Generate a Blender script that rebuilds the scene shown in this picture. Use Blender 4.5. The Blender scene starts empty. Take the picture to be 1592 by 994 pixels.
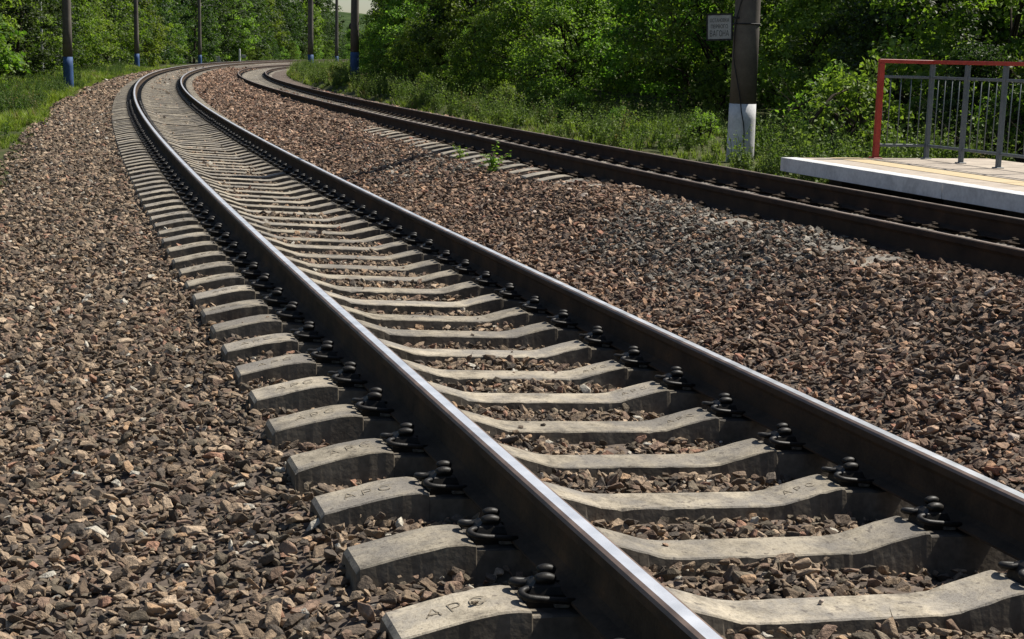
import bpy, math, random
import numpy as np
from mathutils import Matrix, Vector

# ------------------------------------------------------------------ camera, sky, sun, exposure
scene = bpy.context.scene
COL = scene.collection
CAM_H, PITCH, ROLL = 1.3215, 0.17716, 0.02507
cam_data = bpy.data.cameras.new('camera'); cam = bpy.data.objects.new('camera', cam_data); COL.objects.link(cam)
cam_data.sensor_fit = 'HORIZONTAL'; cam_data.sensor_width = 36; cam_data.lens = 51.71
cam_data.clip_start = 0.05; cam_data.clip_end = 5000
_cp, _sp, _cr, _sr = math.cos(PITCH), math.sin(PITCH), math.cos(ROLL), math.sin(ROLL)
_r0 = Vector((1, 0, 0)); _u0 = Vector((0, _sp, _cp)); _f = Vector((0, _cp, -_sp))
_r = _cr * _r0 + _sr * _u0; _u = _cr * _u0 - _sr * _r0
cam.matrix_world = Matrix(((_r.x, _u.x, -_f.x, 0), (_r.y, _u.y, -_f.y, 0), (_r.z, _u.z, -_f.z, CAM_H), (0, 0, 0, 1)))
scene.camera = cam

SUN_EL, SUN_AZ = math.radians(52), math.radians(60)          # azimuth clockwise from +Y
world = bpy.data.worlds.new('World'); scene.world = world; world.use_nodes = True
wn = world.node_tree.nodes; wl = world.node_tree.links
sky = wn.new('ShaderNodeTexSky'); sky.sky_type = 'NISHITA'; sky.sun_disc = False
sky.sun_elevation = SUN_EL; sky.sun_rotation = SUN_AZ; sky.air_density = 1.0; sky.dust_density = 0.8
bg = wn['Background']; bg.inputs['Strength'].default_value = 0.06
wl.new(sky.outputs[0], bg.inputs[0])
sun_data = bpy.data.lights.new('sun', 'SUN'); sun_data.energy = 5.0; sun_data.angle = math.radians(0.5)
sun_data.color = (1.0, 0.95, 0.86)
sun = bpy.data.objects.new('sun', sun_data); COL.objects.link(sun)
_d = Vector((math.sin(SUN_AZ) * math.cos(SUN_EL), math.cos(SUN_AZ) * math.cos(SUN_EL), math.sin(SUN_EL)))
sun.rotation_euler = _d.to_track_quat('Z', 'Y').to_euler(); sun.location = (20, 20, 60)
vs = scene.view_settings; vs.view_transform = 'Standard'; vs.look = 'None'; vs.exposure = 0.6; vs.gamma = 1.0
vs.use_curve_mapping = False
scene.cycles.max_bounces = 5; scene.cycles.diffuse_bounces = 3; scene.cycles.glossy_bounces = 2; scene.cycles.transmission_bounces = 3

# ------------------------------------------------------------------ helpers
rng = np.random.default_rng(7); random.seed(7)
TAU = 2 * math.pi
TX0, TH0, TK = 2.3395, -0.31906, 0.0015119                   # the curve both tracks follow
CANT = 0.052

def W(s, lat, z=0.0):
    """Point at distance s along the curve and lateral offset lat (right positive)."""
    th = TH0 + TK * s
    x = TX0 + (np.cos(TH0) - np.cos(th)) / TK; y = (np.sin(th) - np.sin(TH0)) / TK
    return np.stack(np.broadcast_arrays(x + lat * np.cos(th), y - lat * np.sin(th), z + 0 * s), -1)
def heading(s): return TH0 + TK * s
def lat2(s): return 3.951 + 0.496 * np.minimum(s, 260) / 100
def z2(s):
    q = np.minimum(s, 170) / 100
    return 0.285 - 0.369 * q + 0.0214 * q * q
def smooth(a, b, x):
    t = np.clip((x - a) / (b - a), 0, 1); return t * t * (3 - 2 * t)

_perm = rng.random((256, 256))
def vnoise(x, y):
    xi = np.floor(x).astype(int); yi = np.floor(y).astype(int); fx = x - xi; fy = y - yi
    fx = fx * fx * (3 - 2 * fx); fy = fy * fy * (3 - 2 * fy)
    g = lambda i, j: _perm[i % 256, j % 256]
    return (g(xi, yi) * (1 - fx) + g(xi + 1, yi) * fx) * (1 - fy) + (g(xi, yi + 1) * (1 - fx) + g(xi + 1, yi + 1) * fx) * fy

def bed_z(s, lat):
    """Top of the ballast, as function of the place along and across the tracks."""
    zz = z2(s); c2 = lat2(s) - 4.0
    lat = np.asarray(lat, float); s = np.asarray(s, float)
    lat, s, zz, c2 = np.broadcast_arrays(lat, s, zz, c2)
    a = np.interp(lat, [-9, -4.5, -3.0, -2.2, -1.5, -1.3, -.9, -.6, -.35, 0, .35, .6, .9, 1.3, 1.6],
                  [-.62, -.50, -.41, -.33, -.255, -.217, -.222, -.248, -.262, -.285, -.303, -.335, -.362, -.345, -.28])
    l4 = lat - c2
    b = np.interp(l4, [1.9, 2.5, 2.72, 3.0, 3.15, 4.0, 5.0, 5.3, 5.6, 6.4], [-.26, -.195, -.172, -.142, -.165, -.285, -.285, -.24, -.24, -.27])
    b = b + ((vnoise(s * 1.1 + 70, l4 * .4) - .5) * .045 + .02 - .045 * smooth(14.5, 16, s) * smooth(27.5, 25, s)) * smooth(2.3, 2.6, l4) * smooth(3.3, 3.05, l4)
    w = smooth(1.45, 2.65, lat)
    return a * (1 - w) + (zz + b) * w
def ground_z(s, lat):
    s = np.asarray(s, float); lat = np.asarray(lat, float)
    left = np.interp(lat, [-300, -60, -14, -6, -3.6, -2.9], [-3, -1.2, -.75, -.58, -.50, -.46])
    rr = -0.10 + 0.24 * smooth(20, 62, s) - 0.25 * smooth(70, 160, s)
    right = np.interp(lat - (lat2(s) - 4.03), [6.0, 6.9, 9, 16, 60, 400], [-.30, -.05, 0.0, .15, .3, 0]) + rr
    mid = bed_z(s, lat) - 0.14
    wr = smooth(5.9, 6.8, lat - (lat2(s) - 4.03)); wl_ = smooth(-2.95, -2.7, lat)
    v = left * (1 - wl_) + mid * wl_
    v = v * (1 - wr) + right * wr
    n = (vnoise(s * .9, lat * .9) - .5) * .10 + (vnoise(s * .23 + 9, lat * .23) - .5) * .16
    out = np.clip(np.abs(lat - 1.7) - 4.8, 0, 1)
    return v + n * out

def mesh_np(name, V, F, mats=(), smooth_shade=False, matidx=None, col=None):
    me = bpy.data.meshes.new(name)
    V = np.asarray(V, np.float32)
    if isinstance(F, np.ndarray):
        n, k = F.shape
        me.vertices.add(len(V)); me.vertices.foreach_set('co', V.ravel())
        me.loops.add(n * k); me.loops.foreach_set('vertex_index', F.astype(np.int32).ravel())
        me.polygons.add(n); me.polygons.foreach_set('loop_start', np.arange(0, n * k, k, dtype=np.int32))
        me.update(calc_edges=True)
    else:
        me.from_pydata(V.tolist(), [], F)
    if col is not None:
        at = me.color_attributes.new('tint', 'FLOAT_COLOR', 'POINT')
        at.data.foreach_set('color', np.concatenate([col, np.ones((len(col), 1))], 1).astype(np.float32).ravel())
    for m in mats: me.materials.append(m)
    if matidx is not None: me.polygons.foreach_set('material_index', np.asarray(matidx, np.int32))
    me.polygons.foreach_set('use_smooth', np.full(len(me.polygons), smooth_shade))
    me.update(); return me

class MB:
    """Collects shapes into ONE mesh."""
    def __init__(s): s.v = []; s.f = []; s.m = []; s.sm = []
    def add(s, V, F, mat=0):
        o = len(s.v); s.v += [tuple(map(float, p)) for p in V]; s.f += [tuple(int(i) + o for i in f) for f in F]; s.m += [mat] * len(F)
        return s
    def box(s, lo, hi, mat=0, bev=0.0, M=None):
        x0, y0, z0 = lo; x1, y1, z1 = hi
        if bev <= 0:
            V = [(x, y, z) for z in (z0, z1) for y in (y0, y1) for x in (x0, x1)]
            F = [(0, 2, 3, 1), (4, 5, 7, 6), (0, 1, 5, 4), (2, 6, 7, 3), (0, 4, 6, 2), (1, 3, 7, 5)]
        else:
            b = bev; V = []; F = []
            def ring(e, z):
                return [(x0 + e + b, y0 + e, z), (x1 - e - b, y0 + e, z), (x1 - e, y0 + e + b, z), (x1 - e, y1 - e - b, z),
                        (x1 - e - b, y1 - e, z), (x0 + e + b, y1 - e, z), (x0 + e, y1 - e - b, z), (x0 + e, y0 + e + b, z)]
            for e, z in ((b, z0), (0, z0 + b), (0, z1 - b), (b, z1)): V += ring(e, z)
            for k in range(3):
                for i in range(8):
                    j = (i + 1) % 8; F.append((k * 8 + i, k * 8 + j, k * 8 + 8 + j, k * 8 + 8 + i))
            F.append(tuple(range(7, -1, -1))); F.append(tuple(range(24, 32)))
        if M is not None: V = [tuple(M @ Vector(p)) for p in V]
        return s.add(V, F, mat)
    def tube(s, pts, rad, n=8, mat=0, caps=True):
        pts = [Vector(p) for p in pts]; rad = rad if hasattr(rad, '__len__') else [rad] * len(pts)
        V = []; F = []; prev = None
        for i, p in enumerate(pts):
            t = (pts[min(i + 1, len(pts) - 1)] - pts[max(i - 1, 0)]).normalized()
            a = prev if prev is not None else (Vector((0, 0, 1)) if abs(t.z) < .9 else Vector((1, 0, 0)))
            a = (a - t * a.dot(t)).normalized(); b = t.cross(a); prev = a
            for k in range(n):
                an = TAU * k / n; V.append(p + (a * math.cos(an) + b * math.sin(an)) * rad[i])
        for i in range(len(pts) - 1):
            for k in range(n):
                q = (k + 1) % n; F.append((i * n + k, i * n + q, (i + 1) * n + q, (i + 1) * n + k))
        if caps: F.append(tuple(range(n - 1, -1, -1))); F.append(tuple(range((len(pts) - 1) * n, len(pts) * n)))
        return s.add(V, F, mat)
    def mesh(s, name, mats, smooth_shade=False):
        me = bpy.data.meshes.new(name); me.from_pydata(s.v, [], s.f)
        for m in mats: me.materials.append(m)
        me.polygons.foreach_set('material_index', s.m)
        me.polygons.foreach_set('use_smooth', [smooth_shade] * len(s.f)); me.update(); return me

def tag(o, label=None, cat=None, group=None, kind=None):
    for k, v in (('label', label), ('category', cat), ('group', group), ('kind', kind)):
        if v: o[k] = v
    return o
def link(name, data, parent=None, loc=(0, 0, 0), rot=(0, 0, 0)):
    o = bpy.data.objects.new(name, data); COL.objects.link(o); o.location = loc; o.rotation_euler = rot
    if parent: o.parent = parent
    return o
def empty(name, loc=(0, 0, 0), rot=(0, 0, 0)):
    o = link(name, None, None, loc, rot); o.empty_display_size = .2; return o

# ------------------------------------------------------------------ materials
def new_mat(name):
    m = bpy.data.materials.new(name); m.use_nodes = True; nt = m.node_tree
    return m, nt, nt.nodes['Principled BSDF']
def nd(nt, t, **kw):
    n = nt.nodes.new(t)
    for k, v in kw.items():
        if k in n.inputs: n.inputs[k].default_value = v
        else: setattr(n, k, v)
    return n
def ramp(nt, fac, stops):
    r = nt.nodes.new('ShaderNodeValToRGB'); e = r.color_ramp.elements
    while len(e) < len(stops): e.new(.5)
    for q, (p, c) in zip(e, stops): q.position = p; q.color = (*c, 1)
    nt.links.new(fac, r.inputs[0]); return r.outputs[0]
def mixc(nt, fac, a, b, mode='MIX'):
    m = nt.nodes.new('ShaderNodeMix'); m.data_type = 'RGBA'; m.blend_type = mode
    for sock, v in ((m.inputs[0], fac), (m.inputs[6], a), (m.inputs[7], b)):
        if hasattr(v, 'is_linked'): nt.links.new(v, sock)
        elif isinstance(v, (int, float)): sock.default_value = v
        else: sock.default_value = (*v, 1)
    return m.outputs[2]
def bump(nt, bsdf, h, strength, dist):
    b = nd(nt, 'ShaderNodeBump', Strength=strength, Distance=dist); nt.links.new(h, b.inputs['Height'])
    nt.links.new(b.outputs[0], bsdf.inputs['Normal'])
def noisy(name, stops, scale=4.0, rough=.85, bumpd=.002, bscale=60, metallic=0.0, spec=.3, fine=.25, obj=False):
    m, nt, b = new_mat(name)
    tc = nd(nt, 'ShaderNodeTexCoord'); co = tc.outputs['Object']
    if obj:
        oi = nd(nt, 'ShaderNodeObjectInfo'); ad = nd(nt, 'ShaderNodeVectorMath', operation='MULTIPLY_ADD')
        nt.links.new(oi.outputs['Random'], ad.inputs[0]); ad.inputs[1].default_value = (37, 19, 53); nt.links.new(co, ad.inputs[2]); co = ad.outputs[0]
    n1 = nd(nt, 'ShaderNodeTexNoise', Scale=scale, Detail=6.0, Roughness=.62); n2 = nd(nt, 'ShaderNodeTexNoise', Scale=bscale, Detail=4.0)
    nt.links.new(co, n1.inputs['Vector']); nt.links.new(co, n2.inputs['Vector'])
    c = ramp(nt, n1.outputs[0], stops)
    c = mixc(nt, fine, c, ramp(nt, n2.outputs[0], [(.3, (.35, .35, .35)), (.7, (1, 1, 1))]), 'MULTIPLY')
    nt.links.new(c, b.inputs['Base Color']); b.inputs['Roughness'].default_value = rough
    b.inputs['Metallic'].default_value = metallic; b.inputs['Specular IOR Level'].default_value = spec
    if bumpd: bump(nt, b, n2.outputs[0], .6, bumpd)
    return m

def concrete_sleeper():
    m, nt, b = new_mat('sleeper_concrete')
    tc = nd(nt, 'ShaderNodeTexCoord'); oi = nd(nt, 'ShaderNodeObjectInfo')
    ad = nd(nt, 'ShaderNodeVectorMath', operation='MULTIPLY_ADD'); nt.links.new(oi.outputs['Random'], ad.inputs[0])
    ad.inputs[1].default_value = (37, 19, 53); nt.links.new(tc.outputs['Object'], ad.inputs[2])
    big = nd(nt, 'ShaderNodeTexNoise', Scale=7.0, Detail=8.0, Roughness=.72); fine = nd(nt, 'ShaderNodeTexNoise', Scale=95.0, Detail=5.0, Roughness=.7)
    spot = nd(nt, 'ShaderNodeTexNoise', Scale=34.0, Detail=2.0); hue = nd(nt, 'ShaderNodeTexNoise', Scale=3.4, Detail=6.0, Roughness=.7)
    for n in (big, fine, spot, hue): nt.links.new(ad.outputs[0], n.inputs['Vector'])
    c = ramp(nt, big.outputs[0], [(.32, (.125, .108, .084)), (.43, (.275, .24, .185)), (.55, (.41, .358, .275)), (.66, (.34, .30, .24)), (.8, (.22, .203, .178))])
    c = mixc(nt, ramp(nt, hue.outputs[0], [(.42, (0, 0, 0)), (.58, (.75, .75, .75))]), c, (.185, .172, .158))
    c = mixc(nt, .55, c, ramp(nt, fine.outputs[0], [(.3, (.36, .33, .29)), (.52, (1, 1, 1))]), 'MULTIPLY')
    c = mixc(nt, ramp(nt, spot.outputs[0], [(.64, (0, 0, 0)), (.70, (.6, .6, .6))]), c, (.07, .06, .055))
    r = nd(nt, 'ShaderNodeMapRange'); nt.links.new(oi.outputs['Random'], r.inputs[0]); r.inputs[3].default_value = .78; r.inputs[4].default_value = 1.12
    hv = nd(nt, 'ShaderNodeHueSaturation'); nt.links.new(c, hv.inputs['Color']); nt.links.new(r.outputs[0], hv.inputs['Value'])
    # brake-dust grime that spreads round the rail seats (a stain of the concrete itself)
    sx = nd(nt, 'ShaderNodeSeparateXYZ'); nt.links.new(tc.outputs['Object'], sx.inputs[0])
    ab = nd(nt, 'ShaderNodeMath', operation='ABSOLUTE'); nt.links.new(sx.outputs[0], ab.inputs[0])
    di = nd(nt, 'ShaderNodeMath', operation='SUBTRACT'); nt.links.new(ab.outputs[0], di.inputs[0]); di.inputs[1].default_value = .80
    d2 = nd(nt, 'ShaderNodeMath', operation='ABSOLUTE'); nt.links.new(di.outputs[0], d2.inputs[0])
    d3 = nd(nt, 'ShaderNodeMath', operation='MULTIPLY_ADD'); nt.links.new(big.outputs[0], d3.inputs[0]); d3.inputs[1].default_value = -.22; nt.links.new(d2.outputs[0], d3.inputs[2])
    st = ramp(nt, d3.outputs[0], [(.03, (.92, .92, .92)), (.085, (.35, .35, .35)), (.2, (0, 0, 0))])
    c = mixc(nt, st, hv.outputs[0], (.038, .033, .029))
    nt.links.new(c, b.inputs['Base Color']); b.inputs['Roughness'].default_value = .92; b.inputs['Specular IOR Level'].default_value = .2
    bump(nt, b, fine.outputs[0], .7, .004); return m
M_SLEEPER = concrete_sleeper()
M_FLANK = noisy('sleeper_flank_shade', [(.25, (.075, .062, .047)), (.5, (.135, .113, .087)), (.75, (.21, .182, .142))], 5, .95, .003, 45, spec=.15, fine=.45, obj=True)  # darker than the sleeper tops: shade of the sides is put into this colour
M_RAIL_SIDE = noisy('rail_side_rust', [(.3, (.032, .024, .017)), (.5, (.058, .041, .028)), (.66, (.08, .051, .031)), (.8, (.13, .075, .040))], 5, .9, .0015, 80, spec=.15)
M_RAIL_SIDE2 = noisy('rail_side_rust_red', [(.3, (.026, .018, .014)), (.6, (.055, .034, .023)), (.85, (.10, .055, .03))], 6, .85, .0015, 80, spec=.2)
def rail_top(name, cols, rough, metallic):
    m, nt, b = new_mat(name); tc = nd(nt, 'ShaderNodeTexCoord')
    n = nd(nt, 'ShaderNodeTexNoise', Scale=9.0, Detail=5.0); nt.links.new(tc.outputs['Object'], n.inputs['Vector'])
    nt.links.new(ramp(nt, n.outputs[0], cols), b.inputs['Base Color']); b.inputs['Metallic'].default_value = metallic
    nt.links.new(ramp(nt, n.outputs[0], [(.3, (rough * .8,) * 3), (.7, (rough * 1.25,) * 3)]), b.inputs['Roughness']); return m
M_RAIL_TOP = rail_top('rail_running_band', [(.3, (.60, .60, .62)), (.7, (.78, .78, .80))], .28, .52)
M_RAIL_EDGE = rail_top('rail_head_shoulder', [(.3, (.10, .07, .055)), (.7, (.21, .15, .12))], .5, .35)
M_RAIL_TOP2 = rail_top('rail_running_band_dull', [(.3, (.15, .12, .10)), (.7, (.25, .20, .165))], .5, .35)
M_CLIP = noisy('clip_iron', [(.3, (.006, .0055, .005)), (.62, (.018, .015, .012)), (.8, (.06, .045, .032))], 26, .5, .001, 120, metallic=.0, spec=.25, obj=True)
M_PAD = noisy('clip_pad', [(.3, (.08, .07, .06)), (.7, (.22, .20, .17))], 30, .8, 0)
M_LETTER = noisy('cast_lettering', [(.3, (.17, .142, .105)), (.7, (.30, .255, .19))], 40, .95, 0)
M_BED = noisy('ballast_bed', [(.28, (.045, .035, .028)), (.45, (.11, .087, .07)), (.6, (.16, .127, .103)), (.78, (.24, .19, .155))], 17, .95, .02, 22, fine=.5, spec=.15)
M_POLE = noisy('pole_concrete', [(.3, (.085, .072, .062)), (.6, (.135, .118, .10)), (.8, (.18, .155, .13))], 3, .9, .002, 40)
M_POLE_PALE = noisy('pole_pale', [(.3, (.25, .25, .24)), (.7, (.38, .38, .37))], 3, .9, .002, 40)
M_WHITE = noisy('whitewash', [(.3, (.42, .43, .44)), (.5, (.60, .60, .60)), (.75, (.70, .70, .69))], 5, .9, .003, 30)
M_BLUE = noisy('blue_paint', [(.3, (.03, .062, .15)), (.6, (.045, .10, .24)), (.85, (.09, .15, .29))], 4, .7, .001, 40)
M_BLACK = noisy('black_metal', [(.3, (.01, .01, .01)), (.7, (.025, .024, .023))], 10, .6, 0)
M_SIGN = noisy('sign_white', [(.3, (.30, .30, .285)), (.7, (.42, .42, .40))], 8, .6, 0)
M_INK = noisy('sign_ink', [(.3, (.012, .012, .012)), (.7, (.03, .03, .03))], 10, .7, 0)
M_RED = noisy('red_paint', [(.3, (.30, .028, .018)), (.7, (.46, .055, .035))], 9, .5, .0008, 60, spec=.4)
M_GREY = noisy('grey_paint', [(.3, (.08, .10, .115)), (.7, (.135, .155, .172))], 9, .5, .0006, 60, spec=.4)
M_DECK = noisy('deck_concrete', [(.28, (.27, .23, .19)), (.45, (.40, .34, .28)), (.6, (.48, .41, .335)), (.8, (.55, .475, .39))], 3, .9, .003, 40)
M_EDGE = noisy('deck_edge_white', [(.25, (.42, .42, .42)), (.5, (.66, .66, .66)), (.75, (.76, .76, .75))], 4, .8, .002, 30)
M_YELLOW = noisy('deck_yellow', [(.3, (.50, .39, .23)), (.7, (.58, .46, .29))], 6, .85, .001, 40)
M_GROUND = noisy('soil_and_moss', [(.3, (.035, .045, .018)), (.5, (.06, .07, .025)), (.7, (.085, .075, .04)), (.85, (.05, .065, .02))], 1.2, .98, .03, 9, spec=.1)
M_HILL = noisy('hill_woods', [(.3, (.018, .032, .012)), (.5, (.04, .065, .022)), (.72, (.07, .10, .035))], .12, 1.0, 1.2, .5, spec=.05)
M_BARK = noisy('bark', [(.3, (.03, .024, .018)), (.6, (.065, .052, .04)), (.85, (.11, .095, .075))], 5, .95, .01, 30, spec=.1)
M_LENS = noisy('signal_lens', [(.3, (.4, .38, .33)), (.7, (.6, .57, .5))], 10, .2, 0)

def stone_mat():
    m, nt, b = new_mat('stone')
    at = nd(nt, 'ShaderNodeAttribute', attribute_type='INSTANCER', attribute_name='col')
    tc = nd(nt, 'ShaderNodeTexCoord'); n = nd(nt, 'ShaderNodeTexNoise', Scale=3.2, Detail=6.0, Roughness=.65)
    nt.links.new(tc.outputs['Object'], n.inputs['Vector'])
    c = mixc(nt, 1.0, at.outputs['Color'], ramp(nt, n.outputs[0], [(.25, (.5, .5, .5)), (.5, (.95, .93, .9)), (.75, (1.35, 1.3, 1.2))]), 'MULTIPLY')
    nt.links.new(c, b.inputs['Base Color']); b.inputs['Roughness'].default_value = .88; b.inputs['Specular IOR Level'].default_value = .22
    bump(nt, b, n.outputs[0], .5, .08); return m
M_STONE = stone_mat()

def leaf_mat(name, dark, light, trans, inst=False, gloss=.35):
    """Leaf: diffuse front plus light passing through; the tint is the leaf's own colour."""
    m, nt, b = new_mat(name)
    at = nd(nt, 'ShaderNodeAttribute', attribute_type='INSTANCER' if inst else 'GEOMETRY', attribute_name='col' if inst else 'tint')
    if inst: c = at.outputs['Color']
    else:
        sp = nd(nt, 'ShaderNodeSeparateColor'); nt.links.new(at.outputs['Color'], sp.inputs[0])
        c = ramp(nt, sp.outputs[0], [(0, dark), (1, light)])
        oi = nd(nt, 'ShaderNodeObjectInfo'); mr = nd(nt, 'ShaderNodeMapRange'); nt.links.new(oi.outputs['Random'], mr.inputs[0]); mr.inputs[3].default_value = .475; mr.inputs[4].default_value = .52
        hs = nd(nt, 'ShaderNodeHueSaturation'); nt.links.new(c, hs.inputs['Color']); nt.links.new(mr.outputs[0], hs.inputs['Hue']); mv = nd(nt, 'ShaderNodeMapRange'); nt.links.new(oi.outputs['Random'], mv.inputs[0]); mv.inputs[3].default_value = .72; mv.inputs[4].default_value = 1.25
        nt.links.new(mv.outputs[0], hs.inputs['Value']); c = hs.outputs[0]
    nt.links.new(c, b.inputs['Base Color']); b.inputs['Roughness'].default_value = .55; b.inputs['Specular IOR Level'].default_value = gloss
    tr = nd(nt, 'ShaderNodeBsdfTranslucent'); nt.links.new(mixc(nt, 1.0, c, (1.05, 1.2, .5), 'MULTIPLY'), tr.inputs['Color'])
    mx = nd(nt, 'ShaderNodeMixShader'); mx.inputs[0].default_value = trans
    nt.links.new(b.outputs[0], mx.inputs[1]); nt.links.new(tr.outputs[0], mx.inputs[2])
    nt.links.new(mx.outputs[0], nt.nodes['Material Output'].inputs[0]); return m
M_LEAF = leaf_mat('leaf_green', (.05, .10, .015), (.235, .345, .055), .53)
M_LEAF_DARK = leaf_mat('leaf_deep_green', (.017, .038, .011), (.085, .135, .03), .5)
M_LEAF_PALE = leaf_mat('leaf_pale_green', (.075, .135, .022), (.28, .39, .075), .53)
M_GRASS = leaf_mat('grass_blade', None, None, .4, inst=True, gloss=.2)

# ------------------------------------------------------------------ ground, ballast bed, hill
def grid_sweep(name, ss, ls, zf, mat, follow=False):
    S, Lt = np.meshgrid(ss, ls, indexing='ij')
    if follow: Lt = Lt + (lat2(S) - 4.03) * smooth(1.5, 3.0, Lt)
    Z = zf(S, Lt); V = W(S, Lt, Z).reshape(-1, 3)
    a, b = len(ss), len(ls); I = np.arange(a * b).reshape(a, b)
    F = np.stack([I[:-1, :-1], I[:-1, 1:], I[1:, 1:], I[1:, :-1]], -1).reshape(-1, 4)
    return mesh_np(name, V, F, [mat], True)
gs = np.concatenate([np.arange(-60, 0, 6), np.arange(0, 60, .6), np.arange(60, 160, 2), np.arange(160, 330, 8), np.arange(330, 1000, 40)])
gl = np.concatenate([[-900, -500, -300, -180, -110, -70, -45, -30, -22, -17], np.arange(-14, -2.4, .3), np.arange(-2.4, 6, .6), np.arange(6, 16, .35), [18, 22, 28, 40, 60, 100, 200, 400]])
tag(link('ground', grid_sweep('ground', gs, gl, ground_z, M_GROUND)), kind='structure')
bs = np.concatenate([np.arange(-3, 40, .12), np.arange(40, 90, .4), np.arange(90, 330, 2)])
bl = np.concatenate([np.arange(-3.0, 6.2, .1), [6.3, 6.5, 6.8]])
def bed_surface(S, Lt):
    n = (vnoise(S * 16, Lt * 16) - .5) * .022 + (vnoise(S * 1.7, Lt * 1.7) - .5) * .03
    e = np.clip((Lt + 2.55) / -.45, 0, 1); e2 = np.clip((Lt - (lat2(S) - 4.03) - 6.35) / .4, 0, 1)
    return bed_z(S, Lt) - .022 + n - e * .12 - e2 * .3
tag(link('ballast_bed', grid_sweep('ballast_bed', bs, bl, bed_surface, M_BED, True)), kind='structure')
def make_hill():
    xs = np.linspace(-900, 700, 80); ys = np.linspace(0, 500, 26)
    X, Y = np.meshgrid(xs, ys, indexing='ij')
    Z = 30 * np.sin(np.clip(Y / 500, 0, 1) * math.pi * .55) * (.75 + .5 * vnoise(X * .006 + 5, Y * .004)) + 4 * vnoise(X * .05, Y * .05) - 4
    V = np.stack([X - 60, Y + 620, Z], -1).reshape(-1, 3); I = np.arange(len(xs) * len(ys)).reshape(len(xs), len(ys))
    F = np.stack([I[:-1, :-1], I[1:, :-1], I[1:, 1:], I[:-1, 1:]], -1).reshape(-1, 4)
    tag(link('hill', mesh_np('hill', V, F, [M_HILL], True)), kind='structure')
make_hill()

# ------------------------------------------------------------------ scattering (gravel, grass): one object each
def source_collection(name, meshes):
    c = bpy.data.collections.new(name)
    for i, me in enumerate(meshes): c.objects.link(bpy.data.objects.new('%s_piece_%02d' % (name, i), me))
    return c
def scatter(name, P, rot, scl, col, idx, coll):
    me = bpy.data.meshes.new(name); n = len(P)
    me.vertices.add(n); me.vertices.foreach_set('co', P.astype(np.float32).ravel())
    for nm, typ, key, arr in (('rot', 'FLOAT_VECTOR', 'vector', rot), ('scl', 'FLOAT_VECTOR', 'vector', scl),
                              ('col', 'FLOAT_COLOR', 'color', np.concatenate([col, np.ones((n, 1))], 1)), ('idx', 'INT', 'value', idx)):
        a = me.attributes.new(nm, typ, 'POINT'); a.data.foreach_set(key, np.ascontiguousarray(arr, np.int32 if typ == 'INT' else np.float32).ravel())
    o = link(name, me)
    g = bpy.data.node_groups.new(name, 'GeometryNodeTree')
    g.interface.new_socket('Geometry', in_out='INPUT', socket_type='NodeSocketGeometry'); g.interface.new_socket('Geometry', in_out='OUTPUT', socket_type='NodeSocketGeometry')
    gi = g.nodes.new('NodeGroupInput'); go = g.nodes.new('NodeGroupOutput'); ip = g.nodes.new('GeometryNodeInstanceOnPoints')
    ci = g.nodes.new('GeometryNodeCollectionInfo'); ci.inputs[0].default_value = coll; ci.inputs[1].default_value = True; ci.inputs[2].default_value = True
    def na(nm, dt):
        q = g.nodes.new('GeometryNodeInputNamedAttribute'); q.data_type = dt; q.inputs[0].default_value = nm; return q.outputs[0]
    er = g.nodes.new('FunctionNodeEulerToRotation')
    L = g.links.new
    L(gi.outputs[0], ip.inputs['Points']); L(ci.outputs[0], ip.inputs['Instance']); ip.inputs['Pick Instance'].default_value = True
    L(na('idx', 'INT'), ip.inputs['Instance Index']); L(na('rot', 'FLOAT_VECTOR'), er.inputs[0]); L(er.outputs[0], ip.inputs['Rotation'])
    L(na('scl', 'FLOAT_VECTOR'), ip.inputs['Scale']); L(ip.outputs[0], go.inputs[0])
    md = o.modifiers.new('scatter', 'NODES'); md.node_group = g
    return o

def stone_mesh(k):
    """An angular crushed stone: the hull of random points on a squashed ball."""
    import bmesh
    r = np.random.default_rng(100 + k); n = 12
    p = r.normal(size=(n, 3)); p /= np.linalg.norm(p, axis=1)[:, None]
    p *= (.5 * np.array([1.0, r.uniform(.6, .85), r.uniform(.42, .68)])) * r.uniform(.82, 1.08, (n, 1))
    bm = bmesh.new()
    for q in p: bm.verts.new(q)
    bmesh.ops.convex_hull(bm, input=bm.verts)
    bmesh.ops.delete(bm, geom=[v for v in bm.verts if not v.link_faces], context='VERTS')
    bmesh.ops.bevel(bm, geom=bm.edges[:], offset=.02, segments=1, affect='EDGES', profile=.5)
    me = bpy.data.meshes.new('stone_%d' % k); bm.to_mesh(me); bm.free(); me.materials.append(M_STONE); return me
stones = source_collection('stone', [stone_mesh(k) for k in range(14)])

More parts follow.
